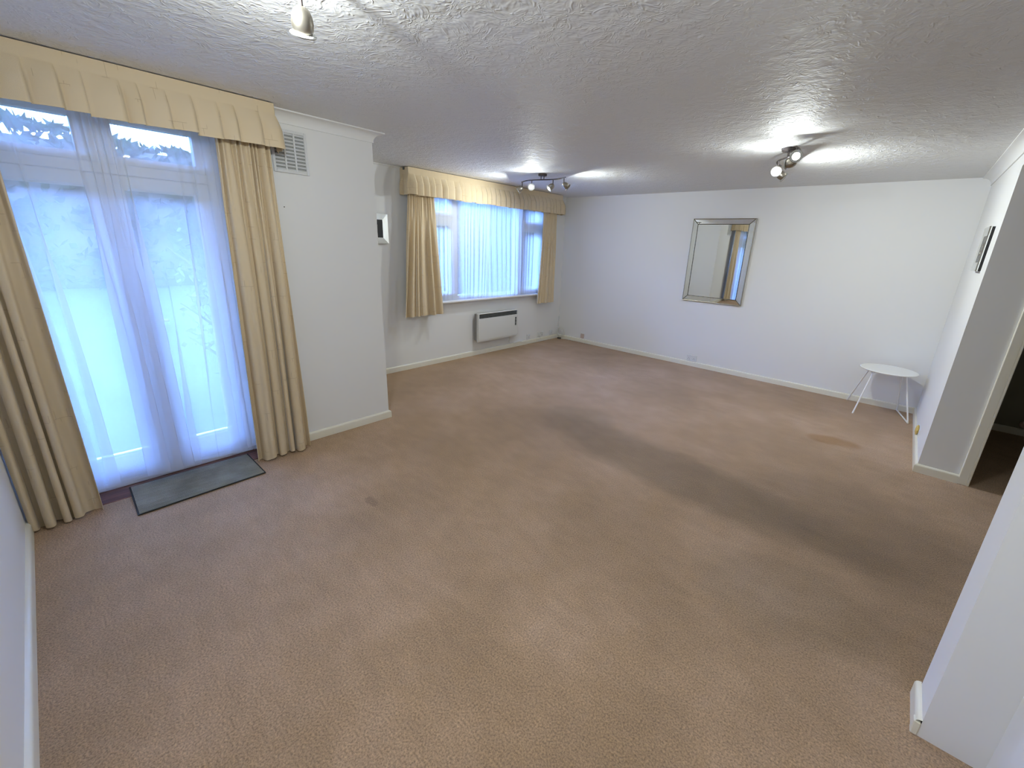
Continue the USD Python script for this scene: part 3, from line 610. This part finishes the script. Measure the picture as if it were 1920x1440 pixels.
socket('white single socket right of the heater, nearest to it', (0, 5.600, 0.080), (0, 1, 0), (1, 0, 0), 0.085, 0.085, WHITEP, 1)
s2 = socket('white double socket with a plug in it right of the heater', (0, 5.915, 0.086), (0, 1, 0), (1, 0, 0), 0.145, 0.085, WHITEP, 2)
socket('white single outlet plate on the window wall closest to the room corner', (0, 6.215, 0.082), (0, 1, 0), (1, 0, 0), 0.085, 0.085, WHITEP, 1)
pg = thing('plug', 'white plug in the double socket beside the heater', 'plug', (0.011, 5.885, 0.112))
obj('plug_body', hull([(0, -0.024, -0.012), (0, 0.024, -0.012), (0, -0.024, 0.024), (0, 0.024, 0.024), (0.026, -0.016, -0.008), (0.026, 0.016, -0.008), (0.026, -0.016, 0.016), (0.026, 0.016, 0.016)]), WHITEP, pg)
obj('flex', tube([(0.018, 0, -0.012), (0.022, -0.005, -0.04), (0.024, -0.02, -0.065), (0.022, -0.10, -0.070)], 0.0035), CABLE, pg)
cb = obj('cable', tube([(0.026, 5.22, 0.062), (0.022, 5.36, 0.078), (0.021, 5.50, 0.040), (0.024, 5.66, 0.018), (0.030, 5.80, 0.010), (0.026, 6.0, 0.012), (0.026, 6.2, 0.010)], 0.0042), CABLE)
tag(cb, 'white cable running along the skirting right of the heater', 'cable')
cc_ = []
for k in range(3):
    r_ = 0.085-0.012*k
    cc_.append([(0.10+r_*math.cos(a)*0.9, L-0.035-0.02*k-0.02*math.sin(a*0.5+k), 0.125+r_*math.sin(a)) for a in np.linspace(-0.6+0.5*k, 2*math.pi-0.9+0.4*k, 14)])
cl = obj('cable_coil', cat(*[tube(c_, 0.0042, 7, 4) for c_ in cc_], tube([(0.03, L-0.04, 0.012), (0.09, L-0.07, 0.010), (0.17, L-0.06, 0.010), (0.26, L-0.035, 0.014), (0.45, L-0.026, 0.010), (0.75, L-0.026, 0.008)], 0.0042)), CABLE)
tag(cl, 'loose coil of white cable in the corner beyond the heater', 'cable')
ad = obj('adaptor_block', bx(0.055, 0.125, L-0.095, L-0.055, 0.0, 0.026, 0.006), CABLED); tag(ad, 'small dark adaptor lying in the corner by the cable coil', 'adaptor')
cc2 = obj('cable_conduit', bx(0.0, 0.012, L-0.014, L, 0.069, 0.40, 0.003), WHITEP); tag(cc2, 'thin white cable cover rising in the far corner', 'cable cover')
rg = np.random.RandomState(2); ic = trimesh.creation.icosphere(3, 1.0); v = ic.vertices*np.array([0.014, 0.062, 0.046]); v *= (0.75+0.5*meshkit.fbm(ic.vertices*2.3+5, 3, 1))[:, None]
yf_ = obj('filler_blob', trimesh.Trimesh(v + np.array([W-0.008, 5.49, 0.102]), ic.faces), YELLOW, smooth=True); tag(yf_, 'crumbly yellow patch above the skirting right of the table', 'filler')
sc = lathe([(0, 0), (0.004, 0), (0.003, 0.002), (0, 0.003)], 12); T = frame_from((1, 0, 0)); T[:3, 3] = (XV, 1.542, 1.797); sc.apply_transform(T)
tag(obj('wall_screw', sc, SCREW), 'tiny dark screw in the wall below the air vent', 'screw')
ds = lathe([(0, 0), (0.020, 0), (0.020, 0.02), (0.034, 0.035), (0.038, 0.055), (0.030, 0.072), (0, 0.078)], 24); T = frame_from((0, -1, 0)); T[:3, 3] = (5.80, 6.452+0.018, 0.125); ds.apply_transform(T)
tag(obj('door_stop', ds, RUBBER), 'round pinkish door stop on the dark hall wall at the right edge', 'door stop')

# ================================================================== garden
struct('lawn', mbox(-60, -0.3, -45, 60, -0.35, -0.17) + mbox(-0.31, 0.9, -45, 1.98, -0.35, -0.17), GRASS, 'green lawn outside the garden door', 'lawn', smooth=False)
def leaves(pts, nrms, size, rg):
    k = len(pts); a = rg.normal(size=(k, 3)); a /= np.linalg.norm(a, axis=1)[:, None]; b_ = np.cross(a, rg.normal(size=(k, 3))); b_ /= np.linalg.norm(b_, axis=1)[:, None]
    s_ = size*rg.uniform(0.6, 1.3, (k, 1)); V = np.stack([pts-a*s_, pts+b_*s_*0.45, pts+a*s_, pts-b_*s_*0.45], 1).reshape(-1, 3)
    i = np.arange(k)[:, None]*4; return V, np.vstack([i+[0, 1, 2], i+[0, 2, 3]])
def tree(name, label, category, x, y, h, r, m, seed, kn, low=0.25, leaf=0.12, squash=1.0):
    rg = np.random.RandomState(seed); o = thing(name, label, category, (x, y, -0.17))
    tr = [tube([(0, 0, 0), (0.05*r, 0.03*r, h*0.35), (-0.05*r, 0.02, h*0.75)], [0.05*r+0.03, 0.04*r+0.02, 0.02], 8, 4)]
    obj('trunk', cat(*tr), BARK, o)
    br = []
    for k in range(9):
        a = rg.uniform(0, 6.28); z0_ = h*rg.uniform(low, 0.6); br.append(tube([(0, 0, z0_), (0.4*r*math.cos(a), 0.4*r*math.sin(a), z0_+0.14*h), (0.85*r*math.cos(a), 0.85*r*math.sin(a), z0_+0.26*h)], [0.02*r+0.012, 0.012*r+0.008, 0.006], 6, 3))
    obj('branches', cat(*br), BARK, o)
    cl_ = rg.normal(size=(26, 3)); cl_ /= np.linalg.norm(cl_, axis=1)[:, None]; cl_ *= rg.uniform(0.35, 0.8, (26, 1))
    d_ = rg.normal(size=(kn, 3)); d_ /= np.linalg.norm(d_, axis=1)[:, None]; d_ *= rg.uniform(0.2, 1, (kn, 1))**0.5*0.42
    p = (cl_[rg.randint(0, 26, kn)] + d_)*np.array([r, r, h*(1-low)/2*squash]) + np.array([0, 0, h*(low+(1-low)/2)])
    obj('foliage', leaves(p, None, leaf, rg), m, o, smooth=False, kind='stuff')
tree('tree', 'tall leafy tree beyond the lawn seen through the left door pane', 'tree', -22, -12, 7.5, 3.0, LEAF1, 1, 5000, leaf=0.22)
tree('tree', 'rounded green tree beyond the lawn seen through the right door pane', 'tree', -22, -2.5, 6.0, 3.2, LEAF2, 2, 5000, leaf=0.22)
tree('tree', 'dark tree beyond the lawn left of the far window', 'tree', -19, 9, 6.5, 2.8, LEAF1, 3, 5000, leaf=0.2)
tree('tree', 'broad pale tree beyond the lawn behind the far window', 'tree', -20, 19, 7.0, 3.5, LEAF3, 4, 5000, leaf=0.22)
tree('tree', 'slim tree beyond the lawn right of the far window', 'tree', -9.5, 20, 4.6, 2.2, LEAF2, 5, 4000, leaf=0.18)
tree('shrub', 'twiggy shrub just outside the right pane of the garden door', 'shrub', -0.6, 1.55, 1.9, 0.55, LEAF3, 6, 900, low=0.15, leaf=0.045)
tree('shrub', 'leafy shrub under the far window', 'shrub', -1.3, 4.6, 1.7, 0.8, LEAF2, 7, 2500, low=0.1, leaf=0.06)
rg = np.random.RandomState(31)
hd_ = thing('hedge', 'tall dense dark hedge along the end of the lawn', 'hedge', (-14, 8, -0.17))
core = bx(-0.55, 0.55, -32, 38, 0, 4.0, 0.3); obj('branch_core', core, BARK, hd_)
k = 16000; yy = rg.uniform(-32, 38, k); zz = rg.uniform(0.0, 1, k)**0.8; top_ = 4.25 + 0.5*(meshkit.fbm(np.stack([yy*0.35, 0*yy, 0*yy], 1), 3, 4)-0.5)*2
xx = 0.62 + 0.35*meshkit.fbm(np.stack([yy*0.9, zz*5, 0*yy], 1), 3, 9)
pp = np.stack([xx, yy, zz*top_], 1); tt_ = rg.rand(k) < 0.2; pp[tt_, 0] = rg.uniform(-0.6, 0.8, tt_.sum()); pp[tt_, 2] = top_[tt_]
obj('foliage', leaves(pp, None, 0.19, rg), LEAF2, hd_, smooth=False, kind='stuff')
